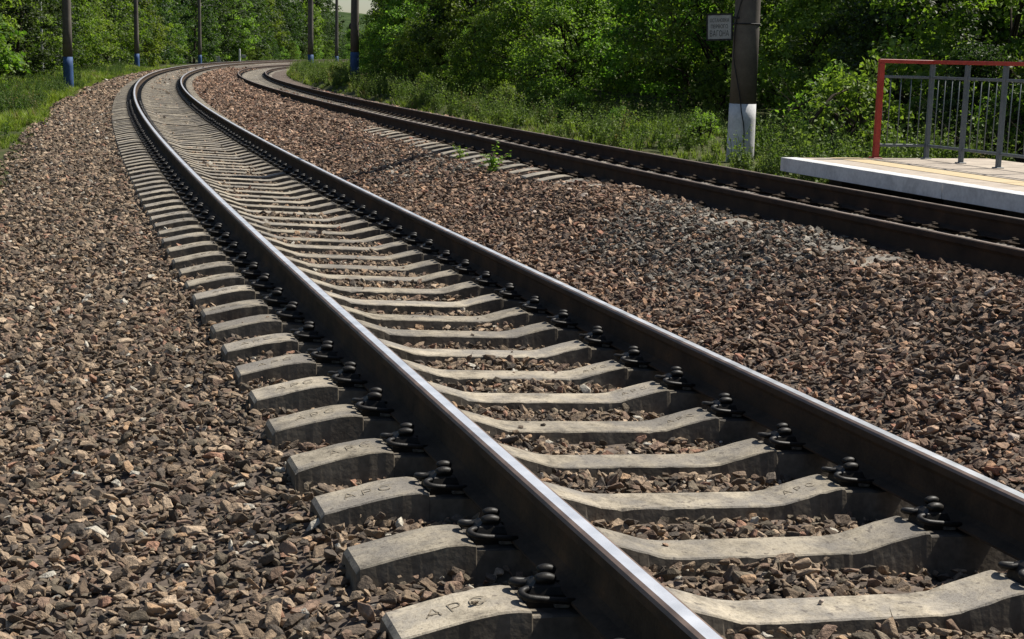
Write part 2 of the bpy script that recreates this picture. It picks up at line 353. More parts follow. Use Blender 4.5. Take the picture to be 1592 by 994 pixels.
D = 0.543; S0 = 4.338                                         # sleeper spacing and the place of the first one in view
def jitter_points():
    out = []
    s = 1.6
    while s < 130:
        a = float(np.interp(s, [2, 10, 20, 40, 80, 130], [.031, .032, .040, .065, .115, .18]))
        ls = np.arange(-3.05, 6.0, a)
        n = len(ls); lat = ls + rng.uniform(-.5, .5, n) * a; ss = s + rng.uniform(-.5, .5, n) * a
        out.append(np.stack([ss, lat, np.full(n, a)], 1)); s += a
    return np.concatenate(out)
def ballast():
    Q = jitter_points(); s, lat, a = Q.T
    th_off = np.abs(((s - S0) / D + .5) % 1 - .5) * D
    keep = ~((th_off < .098 + np.clip(a - .034, 0, 1) * .9) & (np.abs(lat) < 1.32))
    t2 = np.abs(((s - S0 - .2) / D + .5) % 1 - .5) * D
    keep &= ~((t2 < .09) & (np.abs(lat - lat2(s)) < .85))
    c2 = lat2(s) - 4.0
    keep &= ~((lat - c2 > 3.3) & (s > 60))
    keep &= ~((np.abs(lat + .796) < .08) | (np.abs(lat - .796) < .08)) | (s < 12)
    keep &= ~((lat < -2.75 + .12 * np.sin(s * 1.3) + .1 * np.sin(s * 3.7)) & (rng.random(len(s)) < .75))
    s, lat, a = s[keep], lat[keep], a[keep]; n = len(s)
    # patches where sleeper ends of the second track lie bare
    size = a * np.clip(rng.lognormal(.24, .44, n), .6, 2.8)
    big = rng.random(n) < .02; size[big] = np.maximum(size[big], a[big] * rng.uniform(1.7, 2.5, big.sum()))
    z = bed_z(s, lat) + (vnoise(s * 1.7, lat * 1.7) - .5) * .03 + rng.normal(0, .010, n) - .006
    crib = np.abs(lat) < 1.25
    z[crib] += (vnoise(s[crib] * 3 + 40, lat[crib] * 3) - .42) * .05 - np.clip(a[crib] - .034, 0, .03) * .9
    P = W(s, lat, z)
    rot = np.stack([rng.normal(0, .48, n), rng.normal(0, .48, n), rng.uniform(0, TAU, n)], 1)
    scl = size[:, None] * rng.uniform(.8, 1.25, (n, 3)) * np.array([1.08, 1.0, .82])
    pal = np.array([(.20, .165, .125), (.145, .118, .092), (.26, .215, .165), (.105, .09, .075), (.17, .13, .105), (.30, .255, .20), (.13, .118, .095), (.085, .078, .07)])
    col = pal[rng.integers(0, len(pal), n)] * rng.uniform(.75, 1.65, (n, 1)) * np.array([1.0, .91, .84])
    rare = rng.random(n)
    col[rare < .035] = (.40, .27, .17); col[(rare > .035) & (rare < .055)] = (.46, .43, .37); col[(rare > .055) & (rare < .075)] = (.34, .20, .14)
    # between the tracks the stone is redder; a strip by the second track was topped up with grey stone
    red = smooth(1.0, 1.5, lat)[:, None] * .75 + smooth(20, 60, s)[:, None] * .2
    col = col * (1 - red) + col * np.array([1.04, .91, .90]) * red
    g = smooth(2.15, 2.6, lat + (vnoise(s * .6, lat * .6 + 30) - .5) * 2.4 - .25) * smooth(24, 14, s)
    gm = (rng.random(n) < g * .6)
    lum = col[gm].mean(1, keepdims=True); col[gm] = lum * np.array([1.12, 1.02, .88])
    m = 70; k = rng.integers(-2, 40, m); cs = S0 + k * D + rng.uniform(-.07, .07, m); cl = rng.uniform(-.33, .33, m) + np.where(rng.random(m) < .3, -.85, 0)
    cz = np.where(cl < -.5, -.178 - np.clip(-cl - 1.08, 0, 1) * .24, -.247) - cl * CANT + .006
    cl = np.where((cl < -.5) & (cl > -1.02), cl - .22, cl); cz = np.where(cl < -.5, np.interp(-cl, [1.02, 1.08, 1.16, 1.34], [-.18, -.184, -.2, -.246]), -.25) - cl * CANT + .007
    P = np.concatenate([P, W(cs, cl, cz)]); rot = np.concatenate([rot, np.stack([0 * cs, 0 * cs, rng.uniform(0, TAU, m)], 1)]); scl = np.concatenate([scl, np.full((m, 3), .022) * rng.uniform(.6, 1.6, (m, 1))]); col = np.concatenate([col, col[:m]]); n += m
    o = scatter('ballast_stones', P, rot, scl, col, rng.integers(0, 14, n), stones)
    tag(o, 'brown and grey crushed stone ballast covering the track bed', 'gravel', kind='stuff')
    print('stones', n)
ballast()

# ------------------------------------------------------------------ tracks
def rail_profile():
    h = [(.075, -.180), (.075, -.172), (.030, -.158), (.012, -.145), (.009, -.11), (.010, -.062), (.020, -.046), (.0365, -.040),
         (.0365, -.015), (.031, -.006), (.0195, -.0008)]
    return [(-x, z) for x, z in reversed(h)][::-1][:0] + h + [(-x, z) for x, z in reversed(h)]
PROF = rail_profile()
def rail_mesh(name, latf, zf, cant, side, top, edge, s0, s1, org):
    ss = np.concatenate([np.arange(s0, 40, .5), np.arange(40, 120, 1.0), np.arange(120, s1, 2.0)])
    n = len(PROF); th = heading(ss); c = W(ss, latf(ss), zf(ss))
    px = np.array([p[0] for p in PROF]); pz = np.array([p[1] for p in PROF])
    lx = px[None] * math.cos(cant) + pz[None] * math.sin(cant); lz = -px[None] * math.sin(cant) + pz[None] * math.cos(cant)
    V = np.stack([c[:, 0:1] + lx * np.cos(th)[:, None], c[:, 1:2] - lx * np.sin(th)[:, None], c[:, 2:3] + lz + 0 * lx], -1).reshape(-1, 3) - np.array(org)
    F = []; m = []
    for k in range(n):
        q = (k + 1) % n
        for i in range(len(ss) - 1):
            F.append((i * n + k, (i + 1) * n + k, (i + 1) * n + q, i * n + q)); m.append(1 if k == 10 else 2 if k in (8, 9, 11, 12) else 0)
    F = np.array(F)
    me = mesh_np(name, V, F, [side, top, edge], False, m); return me

# sleeper: bevelled loft along its length (x), top height depends on x
SEAT = -.192
def sleeper_mesh(name, detail=True, seed=0):
    half = [(0, -.250), (.30, -.250), (.36, -.244), (.50, -.205), (.585, -.186), (.600, -.188), (.606, SEAT - .006), (.985, SEAT - .006), (.990, -.184), (1.02, -.180), (1.08, -.184), (1.16, -.200), (1.34, -.246), (1.352, -.262)]
    if not detail: half = [(0, -.250), (.33, -.250), (.585, -.186), (1.02, -.184), (1.34, -.246), (1.352, -.262)]
    xs = [(-x, z) for x, z in half[::-1][:-1]] + half
    r = np.random.default_rng(seed); hx = [h[0] for h in half]; hz = [h[1] for h in half]
    if detail:
        extra = [x for x in np.arange(-1.33, 1.34, .035) if min(abs(x - q[0]) for q in xs) > .012]
        xs = sorted(xs + [(x, float(np.interp(abs(x), hx, hz))) for x in extra])
    V = []
    for x, z in xs:
        ax = abs(x); w = np.interp(ax, [0, .5, .8, 1.35], [.092, .095, .104, .098]); wb = w + (.048 if ax > .4 else .034)
        e = [.005, .005]; dw = [0, 0]
        if detail:
            for q in (0, 1):
                dw[q] = r.normal(0, .0006); e[q] = abs(r.normal(.004, .001)) + .001
                if r.random() < .05: e[q] += r.uniform(.002, .006)                    # a chipped edge
        V += [(x, -wb, -.42), (x, -w + dw[0], z - e[0]), (x, -w + e[0] + dw[0], z), (x, w - e[1] + dw[1], z), (x, w + dw[1], z - e[1]), (x, wb, -.42)]
    F = []
    n = len(xs)
    for i in range(n - 1):
        for k in range(5): a = i * 6 + k; F.append((a, a + 6, a + 7, a + 1))
    nf = len(F); F.append(tuple(range(5, -1, -1))); F.append(tuple(range((n - 1) * 6, n * 6)))
    F = [f[::-1] for f in F]
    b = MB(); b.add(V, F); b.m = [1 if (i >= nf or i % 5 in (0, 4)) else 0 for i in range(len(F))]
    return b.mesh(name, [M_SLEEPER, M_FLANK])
ME_SLEEPER = [sleeper_mesh('sleeper', True, 900 + k) for k in range(9)]; ME_SLEEPER_FAR = sleeper_mesh('sleeper_far', False)

def clip_mesh(sgn, iron, pad):
    """Omega spring clip with its cast anchor; a = away from the rail, t = along the track, local origin at rail centre on the seat."""
    b = MB(); A = lambda a, t, u: (sgn * a, t, u)
    # cast anchor dome between the spring arms
    ring = lambda a0, a1, t, u: [A(a0, -t, u), A(a1, -t, u), A(a1, t, u), A(a0, t, u)]
    V = []
    for a0, a1, t, u in ((.082, .190, .046, -.006), (.084, .184, .045, .030), (.092, .172, .038, .052), (.104, .158, .022, .064)): V += ring(a0, a1, t, u)
    F = [(k * 4 + i, k * 4 + (i + 1) % 4, k * 4 + 4 + (i + 1) % 4, k * 4 + 4 + i) for k in range(3) for i in range(4)] + [(12, 13, 14, 15)]
    b.add(V, F)
    for t, u, a, s in ((.022, .082, .118, 1.0), (-.020, .070, .132, 1.12)):           # two humps: spring bow and adjuster
        n = 9; pts = [A(a - .024 * s + .048 * s * k / (n - 1), t, u - .004 + .006 * math.sin(math.pi * k / (n - 1))) for k in range(n)]
        b.tube(pts, [.0152 * s * max(.25, math.sin(math.pi * (k + .6) / (n + .2))) ** .22 for k in range(n)], 12)
    for q in (-1, 1):
        arm = [(.060, .070, .020), (.085, .071, .023), (.13, .072, .027), (.168, .072, .031)]
        for k in range(1, 9):
            an = math.pi * k / 9; arm.append((.178 + .026 * math.sin(an), .048 + .024 * math.cos(an), .032 + .010 * k / 9))
        arm += [(.165, .024, .044), (.14, .022, .052), (.118, .018, .060)]
        b.tube([A(a, q * t, u) for a, t, u in arm], .0105, 10)
    fl = len(b.f)
    b.box((min(sgn * .066, sgn * .110), -.060, -.004), (max(sgn * .066, sgn * .110), .060, .010), 1, .003)
    b.box((min(sgn * .190, sgn * .220), -.050, -.008), (max(sgn * .190, sgn * .220), .020, .004), 1, .002)
    me = b.mesh('rail_clip', [iron, pad], True)
    me.polygons.foreach_set('use_smooth', [k < fl and k > 13 for k in range(len(b.f))]); return me
CLIP = {1: clip_mesh(1, M_CLIP, M_PAD), -1: clip_mesh(-1, M_CLIP, M_PAD)}; CLIP_RUSTY = {1: clip_mesh(1, M_RAIL_SIDE, M_RAIL_SIDE), -1: clip_mesh(-1, M_RAIL_SIDE, M_RAIL_SIDE)}

def text_mesh(txt, size, mat, depth=.0, thin=0.0):
    cu = bpy.data.curves.new('txt', 'FONT'); cu.body = txt; cu.size = size; cu.align_x = 'CENTER'; cu.align_y = 'CENTER'; cu.extrude = depth; cu.resolution_u = 3; cu.offset = thin
    o = bpy.data.objects.new('txt', cu); COL.objects.link(o); dg = bpy.context.evaluated_depsgraph_get()
    me = bpy.data.meshes.new_from_object(o.evaluated_get(dg)); bpy.data.objects.remove(o); bpy.data.curves.remove(cu)
    me.materials.clear(); me.materials.append(mat); return me
ME_MARK = [text_mesh(ch, .072, M_LETTER, .0006, -.0014) for ch in 'АРС']

def track(label, latf, zf, cant, s_first, n_near, n_clip, n_total, mats, letters, phase):
    org = W(np.array(6.0), latf(6.0), zf(6.0) - .42)
    root = empty('railway_track', tuple(org)); tag(root, label, 'railway track', 'parallel railway tracks')
    for sg in (-1, 1):
        me = rail_mesh('rail', lambda s: latf(s) + sg * .796, lambda s: zf(s) - sg * .796 * cant, cant, *mats, 1.0, 330, org)
        link('rail', me, root)
    far = MB(); fv = []; ff = []
    bv = np.array([v.co[:] for v in ME_SLEEPER_FAR.vertices]); bf = [tuple(p.vertices) for p in ME_SLEEPER_FAR.polygons]
    cb = MB()
    for i in range(n_total):
        s = s_first + i * D + (rng.normal(0, .006)); p = W(np.array(s), latf(s), zf(s) + rng.normal(0, .003)); th = heading(s) + rng.normal(0, .006)
        rot = (0, cant, -th)
        if i < n_near:
            sl = link('sleeper', ME_SLEEPER[int(rng.integers(0, 9))] if i < 90 else ME_SLEEPER_FAR, root, tuple(p - org), rot)
            if i < n_clip:
                for r in (-.796, .796):
                    for sg in (-1, 1): link('rail_clip', (CLIP if letters else CLIP_RUSTY)[sg], sl, (r, rng.normal(0, .004), SEAT), (0, 0, rng.normal(0, .045))).scale = (1, 1, rng.uniform(.9, 1.04) if letters else .6)
            elif i < 210:
                M = Matrix.Translation(Vector(p - org)) @ Matrix.Rotation(-th, 4, 'Z') @ Matrix.Rotation(cant, 4, 'Y')
                for r in (-.796, .796):
                    for sg in (-1, 1):
                        a0, a1 = sorted((r + sg * .085, r + sg * .20)); cb.box((a0, -.06, SEAT), (a1, .06, SEAT + .055), 0, 0, M)
            if letters and i < 26 and i % 7 != 5:
                a = math.radians(-14.4); jx = rng.normal(0, .03); fs = rng.uniform(.82, 1.05)
                for k, me in enumerate(ME_MARK):
                    dx = (k - 1) * .060 + jx; link('letter', me, sl, (-1.185 + dx, rng.normal(0, .004), -.2050 + dx * .2568), (0, a, rng.normal(0, .07))).scale = (fs, fs, 1)
                if i in (3, 5, 6, 8, 9, 10):
                    for k, me in enumerate(ME_MARK):
                        dx = (k - 1) * .048; link('letter', me, sl, (.46 + dx, 0, -.2150 + dx * .277), (0, math.radians(-15.5), 0)).scale = (.75, .75, 1)
        else:
            M = np.array((Matrix.Translation(Vector(p - org)) @ Matrix.Rotation(-th, 4, 'Z') @ Matrix.Rotation(cant, 4, 'Y')))
            o = len(fv) * len(bv); fv.append(bv @ M[:3, :3].T + M[:3, 3]); ff += [tuple(k + o for k in f) for f in bf]
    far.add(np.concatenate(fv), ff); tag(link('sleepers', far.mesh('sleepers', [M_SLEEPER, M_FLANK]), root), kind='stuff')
    tag(link('rail_clips', cb.mesh('rail_clips', [M_CLIP]), root), kind='stuff')
    return root
track('railway track with shiny rails and bare pale concrete sleepers sweeping through the bend', lambda s: 0 * s, lambda s: 0 * s, CANT,
      S0 - 4 * D, 300, 72, 560, (M_RAIL_SIDE, M_RAIL_TOP, M_RAIL_EDGE), True, 0)
track('railway track with dull rusty rails half buried in ballast, running along the platform', lat2, z2, .046,
      S0 + .2 + 4 * D, 300, 60, 540, (M_RAIL_SIDE2, M_RAIL_TOP2, M_RAIL_SIDE2), False, 0)

# ------------------------------------------------------------------ poles
def pole(s, lat, z, r0, h, base_mat, base_h, label, body=M_POLE, lean=(0, 0), group='catenary poles along the line', wire=False):
    p = W(np.array(float(s)), lat, z); root = empty('concrete_pole', tuple(p), (lean[0], lean[1], 0)); tag(root, label, 'pole', group)
    r1 = r0 * .62
    rad = lambda q: r0 + (r1 - r0) * q / h
    qs = np.linspace(base_h if base_mat else -.3, h, 9)
    b = MB(); b.tube([(0, 0, q) for q in qs], [rad(q) for q in qs], 20); link('shaft', b.mesh('shaft', [body], True), root)
    if base_mat:
        b = MB(); qs = [-.4, base_h * .3, base_h * .7, base_h]; b.tube([(0, 0, q) for q in qs], [rad(q) + .003 for q in qs], 20); link('painted_base', b.mesh('painted_base', [base_mat], True), root)
    if wire:
        b = MB(); pts = []
        for k in range(26):
            q = .05 + k * .16; an = math.radians(-128 + 26 * math.sin(k * .45) + (40 if k < 4 else 0) * (1 - k / 4)); rr = rad(q) + .014 + .012 * math.sin(k * .9) ** 2
            pts.append((rr * math.cos(an), rr * math.sin(an), q))
        b.tube(pts, .008, 6); link('ground_wire', b.mesh('ground_wire', [M_BLACK], True), root)
        b = MB(); zz = 1.98
        ring = [((rad(zz) + .008) * math.cos(t), (rad(zz) + .008) * math.sin(t), zz) for t in np.linspace(0, TAU, 25)]
        b.tube(ring, .010, 6); link('clamp_band', b.mesh('clamp_band', [M_BLACK], True), root)
    return root
POLE_R = pole(21.25, 7.72, -.10, .208, 10, M_WHITE, .80, 'thick brown concrete pole with whitewashed foot beside the platform end', wire=True)
pole(61.5, 7.72, .10, .185, 10, M_BLUE, 1.22, 'brown concrete pole with blue painted foot standing in weeds by the rusty track')
pole(95.0, 8.0, -.05, .19, 10, M_BLUE, 1.15, 'dark concrete pole with blue foot inside the bend, by the rusty track')
pole(150.0, 10.3, -.2, .19, 10, M_BLUE, 1.1, 'dark distant pole with blue foot at the end of the inner weeds')
pole(64.75, -3.75, -.48, .205, 10, M_BLUE, 1.32, 'dark concrete pole with blue foot on the grass verge outside the bend')
pole(117, -4.6, -.55, .20, 10, M_BLUE, 1.35, 'concrete pole with blue foot where the grass verge meets the outer trees')
pole(168, -5.4, -.6, .22, 10, M_BLUE, 1.2, 'far dark pole with blue foot in front of the outer trees')
pole(232, -9.2, -.6, .26, 11, None, 0, 'far dark pole rising behind the short white post')
pole(86, -7.0, -.6, .085, 9, None, 0, 'slim pale grey pole among the trees beside the grass verge', body=M_POLE_PALE, group=None)

def sign():
    c = W(np.array(21.25), 7.72, 0); to_cam = Vector((-c[0], -c[1], 0)).normalized(); right = Vector((-to_cam.y, to_cam.x, 0))
    yaw = math.atan2(right.y, right.x) + math.radians(-14)
    p = Vector(c) - right * .40 + to_cam * .10
    root = empty('notice_board', (p.x, p.y, 1.825), (0, math.radians(-2.5), yaw)); tag(root, 'small white notice board with black writing clamped to the thick pole', 'sign')
    b = MB(); b.box((-.18, -.010, -.175), (.18, .010, .175), 0, .003); link('panel', b.mesh('panel', [M_SIGN]), root)
    b = MB()
    for lo, hi in (((-.20, -.016, .176), (.20, .014, .20)), ((-.20, -.016, -.20), (.20, .014, -.176)), ((-.20, -.016, -.175), (-.181, .014, .175)), ((.181, -.016, -.175), (.20, .014, .175))): b.box(lo, hi)
    link('frame', b.mesh('frame', [M_BLACK]), root)
    b = MB(); b.box((.201, -.008, .115), (.30, .008, .145)); link('bracket', b.mesh('bracket', [M_BLACK]), root)
    for txt, z, sz, wd in (('ОСТАНОВКА', .095, .075, .29), ('ПЕРВОГО', .005, .075, .26), ('ВАГОНА', -.10, .12, .29)):
        ms = [text_mesh(ch, sz, M_INK, .0006) for ch in txt]; ws = [max(v.co.x for v in m.vertices) - min(v.co.x for v in m.vertices) for m in ms]
        gap = sz * .13; tot = sum(ws) + gap * (len(ws) - 1); f = wd / tot; x = -wd / 2
        for m, w in zip(ms, ws):
            link('letter', m, root, (x + w * f / 2, -.0115, z), (math.radians(90), 0, 0)).scale = (f, 1, 1); x += (w + gap) * f
sign()

# ------------------------------------------------------------------ platform and railing
PL_S, PL_L, PL_Z = 16.05, 5.80, .25
def strip(mb, s0, s1, l0, l1, z0, z1, org, mat=0, n=5):
    ss = np.linspace(s0, s1, n); V = []
    for s in ss:
        for l, z in ((l0, z0), (l1, z0), (l1, z1), (l0, z1)): V.append(W(np.array(s), l, z) - org)
    F = []
    for i in range(n - 1):
        for k in range(4): q = (k + 1) % 4; F.append((i * 4 + k, i * 4 + q, i * 4 + 4 + q, i * 4 + 4 + k))
    F.append((3, 2, 1, 0)); F.append(tuple(range((n - 1) * 4, n * 4)))
    if s1 > s0: F = [f[::-1] for f in F]
    mb.add(V, F, mat)
def platform():
    org = W(np.array(PL_S), PL_L, -.1); root = empty('platform', tuple(org)); tag(root, 'low pale concrete platform with white edge and yellow line beside the rusty track', 'platform')
    joints = [PL_S, 12.72, 9.4, 6.1, 2.8, -.5]
    for a, b_ in zip(joints[:-1], joints[1:]):
        m = MB(); strip(m, a - .006, b_ + .006, PL_L + .035, PL_L + 2.75, PL_Z - .145, PL_Z, org); sl = link('slab', m.mesh('slab', [M_DECK]), root)
        m = MB(); strip(m, a - .008, b_ + .008, PL_L, PL_L + .034, PL_Z - .15, PL_Z + .003, org); link('edge_board', m.mesh('edge_board', [M_EDGE]), sl)
        m = MB(); strip(m, a - .008, b_ + .008, PL_L + .036, PL_L + .20, PL_Z + .0005, PL_Z + .004, org); link('edge_line', m.mesh('edge_line', [M_EDGE]), sl)
        m = MB(); strip(m, a - .008, b_ + .008, PL_L + .62, PL_L + 1.02, PL_Z + .0005, PL_Z + .004, org); link('warning_line', m.mesh('warning_line', [M_YELLOW]), sl)
        for q in (a - .5, b_ + .5):
            m = MB(); strip(m, q + .15, q - .15, PL_L + .45, PL_L + 2.4, -.35, PL_Z - .146, org); link('support', m.mesh('support', [M_POLE]), root)
platform()
def railing():
    A = np.array([4.20, 17.28]); B = np.array([4.83, 17.42]); dr = np.array([.30, -.954])
    org = np.array([A[0], A[1], PL_Z]); root = empty('platform_railing', tuple(org)); tag(root, 'steel railing with red top rail and grey bars at the platform end', 'railing')
    posts = [A, B] + [B + dr * .70 * k for k in range(1, 9)]
    H = 1.10
    def bar(name, p, q, z, w, h, mat):
        p = np.array(p); q = np.array(q); d = q - p; L = np.linalg.norm(d); an = math.atan2(d[1], d[0])
        m = MB(); m.box((0, -w / 2, -h / 2), (L, w / 2, h / 2), 0, .004); return link(name, m.mesh(name, [mat]), root, (p[0] - org[0], p[1] - org[1], z), (0, 0, an))
    for i, p in enumerate(posts):
        w = .062 if i == 0 else .05
        m = MB(); m.box((-w / 2, -w / 2, -.03 if i else -.05), (w / 2, w / 2, H - (.001 if i else 0)), 0, .006)
        m.box((-w * .95, -w * .95, .0), (w * .95, w * .95, .012), 0, .003)
        an = math.atan2(dr[1], dr[0])
        link('post', m.mesh('post', [M_RED if i == 0 else M_GREY]), root, (p[0] - org[0], p[1] - org[1], 0), (0, 0, an))
    u = (B - A) / np.linalg.norm(B - A)
    bar('top_rail', A - u * .0375, B + u * .03, H + .022, .05, .045, M_RED); bar('top_rail', B + dr * .036, posts[-1], H + .0225, .049, .043, M_RED)
    for p, q in zip(posts[:-1], posts[1:]):
        d = (q - p) / np.linalg.norm(q - p)
        bar('mid_rail', p + d * .037, q - d * .037, H - .155, .028, .032, M_GREY); bar('bottom_rail', p + d * .037, q - d * .037, .155, .028, .032, M_GREY)
        for k in range(1, 5):
            c = p + (q - p) * k / 5
            m = MB(); m.tube([(0, 0, .175), (0, 0, H - .175)], .006, 6); link('baluster', m.mesh('baluster', [M_GREY], True), root, (c[0] - org[0], c[1] - org[1], 0))
railing()

# ------------------------------------------------------------------ far trackside furniture
def far_things():
    p = W(np.array(205.0), -6.6, -.55); root = empty('marker_post', tuple(p)); tag(root, 'short white concrete marker post in front of the far trees', 'marker post')
    b = MB(); b.tube([(0, 0, -.2), (0, 0, 1.75), (0, 0, 1.95)], [.14, .13, .09], 8); link('post', b.mesh('post', [M_WHITE]), root)
    b = MB(); b.box((.25, -.04, .75), (.85, .0, 1.15), 0, .02); b.box((.14, -.03, .9), (.26, -.01, .98)); link('plate', b.mesh('plate', [M_SIGN]), root)
    Y = 98.0; x = (541 - 796) / 2287 * Y
    root = empty('signal_post', (x, Y, -.1)); tag(root, 'slim black railway signal with round head in front of inner trees', 'signal')
    b = MB(); b.tube([(0, 0, 0), (0, 0, 2.7)], .045, 8); link('mast', b.mesh('mast', [M_BLACK]), root)
    b = MB(); b.tube([(0, -.10, 3.1), (0, .12, 3.1)], .21, 20); b.tube([(0, -.24, 3.1), (0, -.101, 3.1)], .11, 12, 0, False); link('signal_head', b.mesh('signal_head', [M_BLACK], False), root)
    b = MB(); b.tube([(0, -.13, 3.1), (0, -.102, 3.1)], .10, 14); link('lens', b.mesh('lens', [M_LENS]), root)
    p = W(np.array(196.0), 4.6 + 4.2, -.3)
    p = W(np.array(192.0), -6.9, -.55); root = empty('marker_board', tuple(p), (0, math.radians(-16), .3)); tag(root, 'small leaning white board low in front of the far trees', 'marker board')
    b = MB(); b.box((-.22, -.02, .15), (.22, .02, .95), 0, .01); link('board', b.mesh('board', [M_SIGN]), root)
    b = MB(); b.box((-.03, .022, -.2), (.03, .06, .9)); link('stake', b.mesh('stake', [M_POLE]), root)
far_things()

# ------------------------------------------------------------------ trees
def leaf_quads(P, N, size, r, fold=.12):
    """A folded rhombic leaf at each point P with facing N."""
    n = len(P); N = N / np.linalg.norm(N, axis=1)[:, None]
    t = r.normal(size=(n, 3)); t[:, 2] -= .35; t -= N * (t * N).sum(1)[:, None]; t /= np.linalg.norm(t, axis=1)[:, None] + 1e-9
    b = np.cross(N, t); L = size[:, None]; w = .34
    V = np.stack([P - t * L * .5, P + b * L * w + N * L * fold, P + t * L * .5, P - b * L * w + N * L * fold], 1).reshape(-1, 3)
    F = np.arange(4 * n).reshape(n, 4); return V, F
def crown_mesh(name, seed, H, R, nclump, per, leaf, zlow, mat, squash=.55):
    r = np.random.default_rng(seed); Ps = []; Ns = []; Sz = []; Tn = []; tips = []
    for k in range(nclump):
        u = r.random() ** .85; z = zlow + (H - zlow) * u
        prof = (.62 + .38 * math.sin(math.pi * min(1, u * 1.1 + .12))) * (1 - .5 * max(0, u - .62) / .38)
        an = r.uniform(0, TAU); lobe = 1 + .22 * math.sin(3 * an + seed) + .14 * math.sin(5 * an + 2 * seed + 3 * u)
        rr = R * prof * lobe * (.35 + .68 * r.random() ** .5)
        c = np.array([rr * math.cos(an), rr * math.sin(an), z]); tips.append(c)
        cr = r.uniform(.28, .68) * (R / 2.2) ** .5
        m = int(per * r.uniform(.6, 1.35)); g = r.normal(size=(m, 3)); g /= np.linalg.norm(g, axis=1)[:, None]; g *= (r.random((m, 1)) ** .4) * cr; g[:, 2] *= squash
        g[:, 2] -= .25 * (g[:, 0] ** 2 + g[:, 1] ** 2) / cr
        Ps.append(c + g); out = np.array([math.cos(an), math.sin(an), .0])
        Ns.append(r.normal(size=(m, 3)) * .7 + np.array([0, 0, .75]) + out * .35 + g / cr * .3)
        Sz.append(leaf * r.uniform(.6, 1.4, m)); Tn.append(np.clip(r.normal(.45 + r.uniform(-.36, .36), .2, m), 0, 1))
    P = np.concatenate(Ps); V, F = leaf_quads(P, np.concatenate(Ns), np.concatenate(Sz), r)
    t = np.repeat(np.concatenate(Tn), 4); me = mesh_np(name, V, F, [mat], False, None, np.stack([t, t, t], 1)); return me, tips
def trunk_mesh(name, seed, H, tips, r0, stems=1):
    r = np.random.default_rng(seed); b = MB(); ps = []
    for st in range(stems):
        pts = []; x = y = 0; dx, dy = r.uniform(-.12, .12, 2) * (1 if stems == 1 else 2.2)
        for k in range(8): pts.append((x, y, -.2 + (H * .9 + .2) * k / 7)); x += dx + r.normal(0, .09); y += dy + r.normal(0, .09)
        q = r0 * (1 if stems == 1 else .65); b.tube(pts, [q * (1 - .85 * k / 7) for k in range(8)], 7); ps.append(pts)
    for i in r.choice(len(tips), min(len(tips), 26), replace=False):
        t = tips[i]; pts = ps[r.integers(0, stems)]; zz = max(.25, t[2] - r.uniform(.4, 1.2)); k = int(np.clip((zz + .2) / (H * .9 + .2) * 7, 0, 6)); a = np.array(pts[k]); m = (a + t) / 2 + np.array([0, 0, .12])
        b.tube([a, m, t], [.035, .022, .008], 5)
    return b.mesh(name, [M_BARK], True)
def variant(nm, seed, H, R, nclump, per, leaf, zlow, mat, r0, stems, squash=.55):
    c, tips = crown_mesh('crown', seed, H, R, nclump, per, leaf, zlow, mat, squash); return c, trunk_mesh('trunk', seed + 50, H, tips, r0, stems)
NEAR = [variant('n', 11, 6.2, 2.5, 190, 84, .13, .25, M_LEAF, .10, 2), variant('n', 12, 5.4, 2.3, 180, 84, .125, .15, M_LEAF_DARK, .08, 3),
        variant('n', 13, 6.8, 2.7, 200, 80, .14, .5, M_LEAF, .12, 1), variant('n', 14, 4.6, 2.2, 165, 84, .12, .1, M_LEAF_PALE, .06, 3)]
BUSH = [variant('b', 21, 1.5, .75, 44, 46, .085, .12, M_LEAF_PALE, .02, 4), variant('b', 22, 1.2, .7, 40, 46, .075, .1, M_LEAF, .02, 4)]
FAR = [variant('f', 31, 9, 3.2, 220, 46, .22, .3, M_LEAF, .14, 1), variant('f', 32, 8, 3.0, 220, 46, .21, .2, M_LEAF_PALE, .12, 2), variant('f', 33, 10, 3.3, 230, 46, .23, .4, M_LEAF_DARK, .16, 1)]
def tree(name, var, s, lat, scale, label, cat='tree', group=None, z=None, sink=0.0):
    zz = float(ground_z(s, lat)) if z is None else z
    p = W(np.array(float(s)), lat, zz - sink); root = empty(name, tuple(p), (0, 0, rng.uniform(0, TAU))); root.scale = (scale * rng.uniform(.92, 1.1), scale * rng.uniform(.92, 1.1), scale)
    tag(root, label, cat, group); link('crown', var[0], root); link('trunk', var[1], root); return root
KN = ['leafy green tree', 'deep green shrubby tree', 'tall fresh green tree', 'pale bushy tree']
def near_what(s):
    return ('behind the platform railing' if s < 21 else 'behind the thick pole with the notice board' if s < 32 else 'along the rusty track past the thick pole' if s < 48 else 'behind the blue-footed pole in the weeds')
for i in range(17):                                            # the near row inside the bend
    s = 15 + i * 3.3 + rng.uniform(-.6, .6); lat = 12.2 + rng.uniform(-.5, .7) - (1.9 if s > 36 else 0)
    k = [0, 3, 2, 1, 3, 0, 2, 3][i % 8]; tree('tree', NEAR[k], s, lat, rng.uniform(.62, .8), KN[k] + ' in the front rank ' + near_what(s), group='trees inside the bend')
SN = ['round green shrub', 'deep green shrub', 'upright fresh green shrub', 'pale green shrub']
for i in range(20):                                            # shrubs that step down in front of it
    s = 14 + i * 2.9 + rng.uniform(-.8, .8); k = [3, 0, 1, 3, 2, 0][i % 6]
    if 22.5 < s < 41: continue
    tree('shrub', NEAR[k], s, 10.7 + rng.uniform(-.4, .6) - (1.7 if s > 40 else 0), (rng.uniform(.24, .34) if s < 22.5 else rng.uniform(.32, .48)), SN[k] + ' low ' + near_what(s), 'shrub', 'shrubs at the foot of the inner trees', sink=.1)
